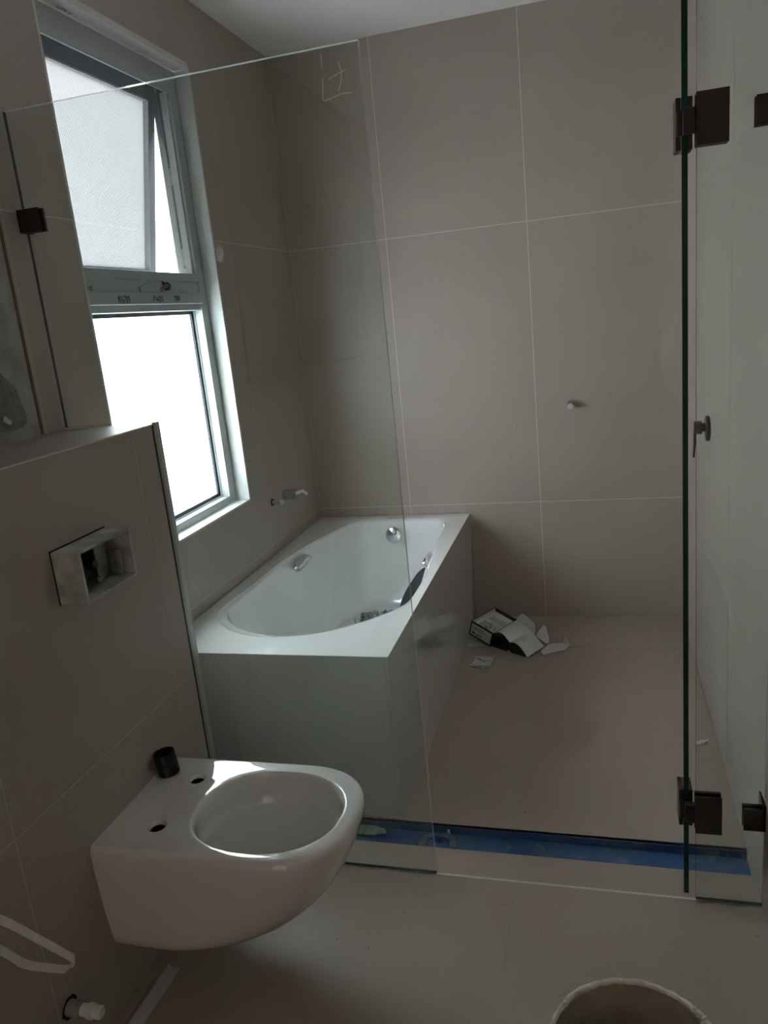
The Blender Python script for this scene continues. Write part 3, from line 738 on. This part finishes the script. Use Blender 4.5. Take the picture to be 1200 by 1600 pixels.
# ------------------------------------------------------------------ bucket
bk = root('bucket', (.029, .980, 0), 'empty round off-white plaster bucket standing on the floor in front', 'bucket')
H, R = .300, .132
b = MB(); prof = [(.001,0),(R-.020,0),(R-.006,H-.03),(R-.004,H-.006)]
inner = [(R-.007,H-.006),(R-.009,H-.04),(R-.024,.004),(.001,.004)]
b.lathe(prof + inner, c=(.029,.980,0), seg=72, cap=False); b.build('bucket_body', BUCK, bk, smooth=40)
b = MB(); rr = []
for (dr_, dz) in ((-.0045,-.006),(.0005,-.006),(.0015,0),(-.001,.0028),(-.0045,.002),(-.0065,-.002)):
    P = []
    for k in range(144):
        a = 2*math.pi*k/144; q = .0018*noise.noise(Vector((math.cos(a)*9, math.sin(a)*9, dr_*400)))
        P.append((.029 + (R+dr_+q)*math.cos(a), .980 + (R+dr_+q)*math.sin(a), H + dz + q))
    rr.append(b.ring(P))
for i in range(6): b.bridge(rr[i], rr[(i+1) % 6])
b.build('bucket_rim', BUCKR, bk, smooth=60)
b = MB()
for k in range(16):
    a = random.choice((random.uniform(.5, .8), random.uniform(2.2, 2.6), random.uniform(1.45, 1.75))); s_ = random.uniform(.002, .005)
    c = Vector((.029 + (R-.004)*math.cos(a), .980 + (R-.004)*math.sin(a), H - random.uniform(-.003, .010)))
    M_ = Matrix.Translation(c) @ Matrix.Rotation(random.uniform(0, 3), 4, 'Z') @ Matrix.Rotation(random.uniform(-.4, .4), 4, 'X')
    b.box(-s_, s_, -s_*.5, s_*.5, -s_, s_*.8, M=M_)
setp(b.build('plaster_lump', BUCKR, bk, smooth=True, bevel=.001), kind='stuff')

# ------------------------------------------------------------------ drain
dn = root('drain_pipe', (-.468, 1.836, -.06), 'round blue-grey drain outlet sunk in the blue floor channel', 'drain')
b = MB(); b.lathe([(.056,-.056),(.056,-.046),(.051,-.044),(.036,-.046),(.036,-.054)], c=(-.468, 1.812, .022), seg=48, cap=False); b.build('flange', mat('scuffed_blue', (.05,.09,.16), .4, second=(.16,.20,.26), noise_scale=70), dn, smooth=35)
b = MB(); b.lathe([(.036,-.052),(.001,-.0515)], c=(-.468, 1.812, .022), seg=32, cap=False); b.build('drain_well', BLUE_D, dn)
b = MB(); P = []
for k in range(26):
    a = 2*math.pi*k/26; r = 1 + .22*noise.noise(Vector((k*.9, 2, 0)))
    P.append((-.690 + .062*r*math.cos(a), 1.848 + .022*r*math.sin(a), -.0265))
b.prism(P, (0,0,.004)); b.build('membrane_flap', MEMB, fl)
MB().lathe([(.005,-.028),(.004,-.016),(.001,-.014)], c=(-.445, 1.866, 0), seg=10).build('plaster_blob', CRUMB, fl)
# ------------------------------------------------------------------ packaging on the shower floor
def rotm(a, b_, c):
    return Matrix.Rotation(a, 4, 'Z') @ Matrix.Rotation(b_, 4, 'X') @ Matrix.Rotation(c, 4, 'Y')
Mb = Matrix.Translation((-.5745, 3.1233, .036)) @ rotm(-.506, -.0027, .2998)
bw, bd, bh = .1203, .1768, .0698
pk = root('packaging_box', (-.50, 3.17, 0), 'open black cardboard box with white foam insert lying beside the bathtub', 'box')
b = MB(); T = .003
b.box(0, bw, 0, bd, 0, T, M=Mb); b.box(0, bw, 0, T, T, bh, M=Mb); b.box(0, bw, bd-T, bd, T, bh, M=Mb); b.box(0, T, T, bd-T, T, bh, M=Mb); b.box(bw-T, bw, T, bd-T, T, bh, M=Mb)
b.build('box_tray', BLACKC, pk)
b = MB(); b.box(T, T+.001, T, bd-T, T, bh-.001, M=Mb); b.build('box_lining', WHITEC, pk)
b = MB()   # foam insert with recesses
fz = bh-.014
def fbx(x0,x1,y0,y1,z0,z1): b.box(x0,x1,y0,y1,z0,z1,M=Mb)
x0,x1,y0_,y1_ = T+.002, bw-T-.001, T+.001, bd-T-.001
fbx(x0,x1,y0_,y1_,T,.025); fbx(x0,x1,y0_,.022,.025,fz); fbx(x0,x1,bd-.040,y1_,.025,fz); fbx(x0,.022,.022,bd-.040,.025,fz); fbx(x1-.018,x1,.022,bd-.040,.025,fz)
fbx(.022,.055,.075,.095,.025,fz); fbx(.075,x1-.018,.070,.10,.025,fz); fbx(.040,.060,.045,.06,.025,fz)
b.build('foam_insert', FOAM, pk, bevel=.002)
b = MB(); b.box(.007, bw-.007, -.0006, 0, .008, bh-.008, M=Mb); b.build('box_label', LABEL, pk)
b = MB()
for k in range(6):
    b.box(.012, .012+(.055 if k % 2 else .070), -.0011, -.0006, bh-.018-k*.0035, bh-.0168-k*.0035, M=Mb)
b.box(.016, .030, -.0011, -.0006, .014, .026, M=Mb)
for k in range(9): b.box(.036+k*.0036, .0378+k*.0036, -.0011, -.0006, .013, .025, M=Mb)
b.build('label_print', INK, pk)
def tip(u): return Mb @ Vector(u)
EA, EB = tip((bw, 0, bh)), tip((bw, bd, bh))
# lid: white inside facing up, black outside facing down
nA, nB = 12, 6
def lidp(s, t):
    A_ = EA.lerp(Vector((-.309, 2.962, .006)), s); B_ = EB.lerp(Vector((-.248, 3.071, .006)), s)
    p = A_.lerp(B_, t)
    p.z += .012*math.sin(math.pi*s) + .020*(1-t)*abs(math.sin(2*math.pi*s)) ; return p
b = MB(); g = [[None]*(nB+1) for _ in range(nA+1)]
for i in range(nA+1):
    for j in range(nB+1):
        g[i][j] = len(b.v); b.v.append(tuple(lidp(i/nA, j/nB)))
for i in range(nA):
    for j in range(nB): b.face((g[i][j], g[i+1][j], g[i+1][j+1], g[i][j+1]))
nv = len(b.v)
b.v += [(x, y, z-.0012) for x, y, z in b.v[:nv]]
for i in range(nA):
    for j in range(nB): b.face([k+nv for k in (g[i][j], g[i][j+1], g[i+1][j+1], g[i+1][j])], 1)
for i in range(nA):
    for j in (0, nB): b.face((g[i][j], g[i+1][j], g[i+1][j]+nv, g[i][j]+nv), 1)
for j in range(nB): b.face((g[nA][j], g[nA][j+1], g[nA][j+1]+nv, g[nA][j]+nv), 1)
b.build('lid', [WHITEC, BLACKC], pk, smooth=30)
b = MB(); P = []; Q = []
for i in range(17):
    s = i/16; p = lidp(s, 0) + Vector((-.001, -.001, -.001)); P.append(p)
    Q.append(Vector((p.x - .006, p.y + .012, .0012 + (.012 if .44 < s < .56 else 0))))
r1, r2 = b.ring(P), b.ring(Q); b.bridge(r1, r2, closed=False)
o = b.build('lid_flap', BLACKC, pk); md = o.modifiers.new('s', 'SOLIDIFY'); md.thickness = .001
def sheet(name, pts, thick, m, parent, rnd=0):
    b = MB(); P = [Vector(p) for p in pts]
    if rnd:
        out = []
        for i, p in enumerate(P):
            a, c = P[i-1], P[(i+1) % len(P)]; k = min(rnd, (a-p).length*.45, (c-p).length*.45)
            A_, B_ = p + (a-p).normalized()*k, p + (c-p).normalized()*k
            for s in range(5):
                t = s/4; out.append(A_.lerp(p, t).lerp(p.lerp(B_, t), t))
        P = out
    n = (P[len(P)//3]-P[0]).cross(P[2*len(P)//3]-P[0]).normalized()
    if n.z < 0: n = -n
    b.prism(P, n*thick, 0); return b.build(name, m, parent)
sheet('lid_tab', [(-.382,3.225,.045),(-.366,3.315,.050),(-.352,3.322,.050),(-.291,3.215,.046),(-.288,3.130,.026)], .0008, WHITEC, pk, .018)
sheet('lid_tab', [(-.290,3.140,.022),(-.262,3.245,.026),(-.248,3.240,.026),(-.228,3.130,.010),(-.232,3.085,.008)], .0008, WHITEC, pk, .020)
pp_ = sheet('paper_strip', [(-.259,3.030,.002),(-.246,3.000,.001),(-.158,3.055,.0012),(-.141,3.112,.001),(-.158,3.125,.030),(-.172,3.118,.002),(-.228,3.105,.002)], .0006, WHITEC, None)
setp(pp_, 'small folded white paper strip on the floor at the end of the black box lid', 'paper')
p2 = sheet('paper_sheet', [(-.576,3.06,.0008),(-.500,3.075,.0008),(-.470,3.17,.0008),(-.576,3.20,.0008)], .0006, WHITEC, None)
setp(p2, 'flat white paper sheet under the tilted black box', 'paper')
def card(c, rot, w, h, z, tilt=0):
    M_ = Matrix.Translation((c[0], c[1], z)) @ Matrix.Rotation(rot, 4, 'Z') @ Matrix.Rotation(tilt, 4, 'X')
    b = MB(); b.prism([tuple(M_ @ Vector(p)) for p in ((-w/2,-h/2,0),(w/2,-h/2,0),(w/2,h/2,0),(-w/2,h/2,0))], (0,0,.0018), 0, msides=1)
    return b, M_
r0 = math.radians(14)
for k, (dx, dy, dr_, z, lab) in enumerate(((-.004,-.008,.28,.0005,'white square card at the bottom of the small pile on the shower floor'),
        (.004,-.006,.02,.0025,'white square card in the middle of the small pile on the shower floor'),
        (.0,.0,0,.005,'white square card with black scribbled print, topmost of the small pile on the shower floor'))):
    b, M_ = card((-.487+dx, 2.915+dy), r0-.30+dr_*-1, .072, .088, z, .0)
    o = b.build('card', [WHITEC, INK]); setp(o, lab, 'card', 'cards in the pile beside the bath')
    if k == 2:
        b = MB(); fc = lambda u, v, d: tuple(M_ @ Vector((u, v, .0018 + d)))
        strokes(b, [[(-.03,.018),(-.026,.026),(-.018,.024),(-.020,.014),(-.028,.014)],[(-.018,.014),(-.010,.012),(-.012,.004),(-.006,.010),(0,.006)],
                    [(0,.0),(.006,.006),(.008,-.004),(.002,-.006),(.012,-.002),(.016,.004),(.024,.002),(.030,.006)]], fc, .0022)
        strokes(b, [[(-.012,.012),(-.010,.006)]], fc, .006)
        b.build('scribble_print', INK, o) if False else None
        ORG[o.name] = Vector(o.location); b.build('scribble_print', INK, o)
# crumbs and grit
b = MB(); 
for (x, y, s_) in ((.287,2.369,.013),(.298,2.372,.010),(.276,2.365,.008),(.308,2.380,.007)):
    M_ = Matrix.Translation((x, y, .004)) @ Matrix.Rotation(random.uniform(0, 3), 4, 'Z') @ Matrix.Rotation(random.uniform(-.3, .3), 4, 'X')
    b.box(-s_, s_, -s_*.4, s_*.4, -.003, .003, M=M_)
setp(b.build('plaster_chip', PVC), 'broken white plaster chip on the shower floor by the right wall', 'chip')
b = MB()
for k in range(26):
    if k < 12: x, y = random.gauss(.17, .02), random.gauss(2.49, .03)
    else: x, y = random.uniform(-.55, .32), random.uniform(1.95, 3.35)
    s_ = random.uniform(.0010, .0022) if k < 12 else random.uniform(.0006, .0012); b.box(x, x+s_, y, y+s_*1.5, 0, s_)
setp(b.build('pale_crumbs', CRUMB), 'pale plaster crumbs scattered on the shower floor', 'crumbs', kind='stuff')
b = MB()
for k in range(46):
    x, y = (random.uniform(-.5, .32), random.uniform(1.9, 3.35)) if k < 26 else (random.uniform(-.9, .32), random.uniform(1.1, 1.75))
    s_ = random.uniform(.0008, .0020); b.box(x, x+s_*1.8, y, y+s_, 0, s_*.6)
setp(b.build('dark_grit', GRIT), 'dark specks of grit scattered over the floor tiles', 'grit', kind='stuff')
b = MB(); b.tube([(-.118,1.345,.001),(-.108,1.35,.002),(-.100,1.36,.001)], .0012); setp(b.build('wood_shaving', CRUMB), 'tiny pale shaving on the floor behind the bucket', 'shaving')
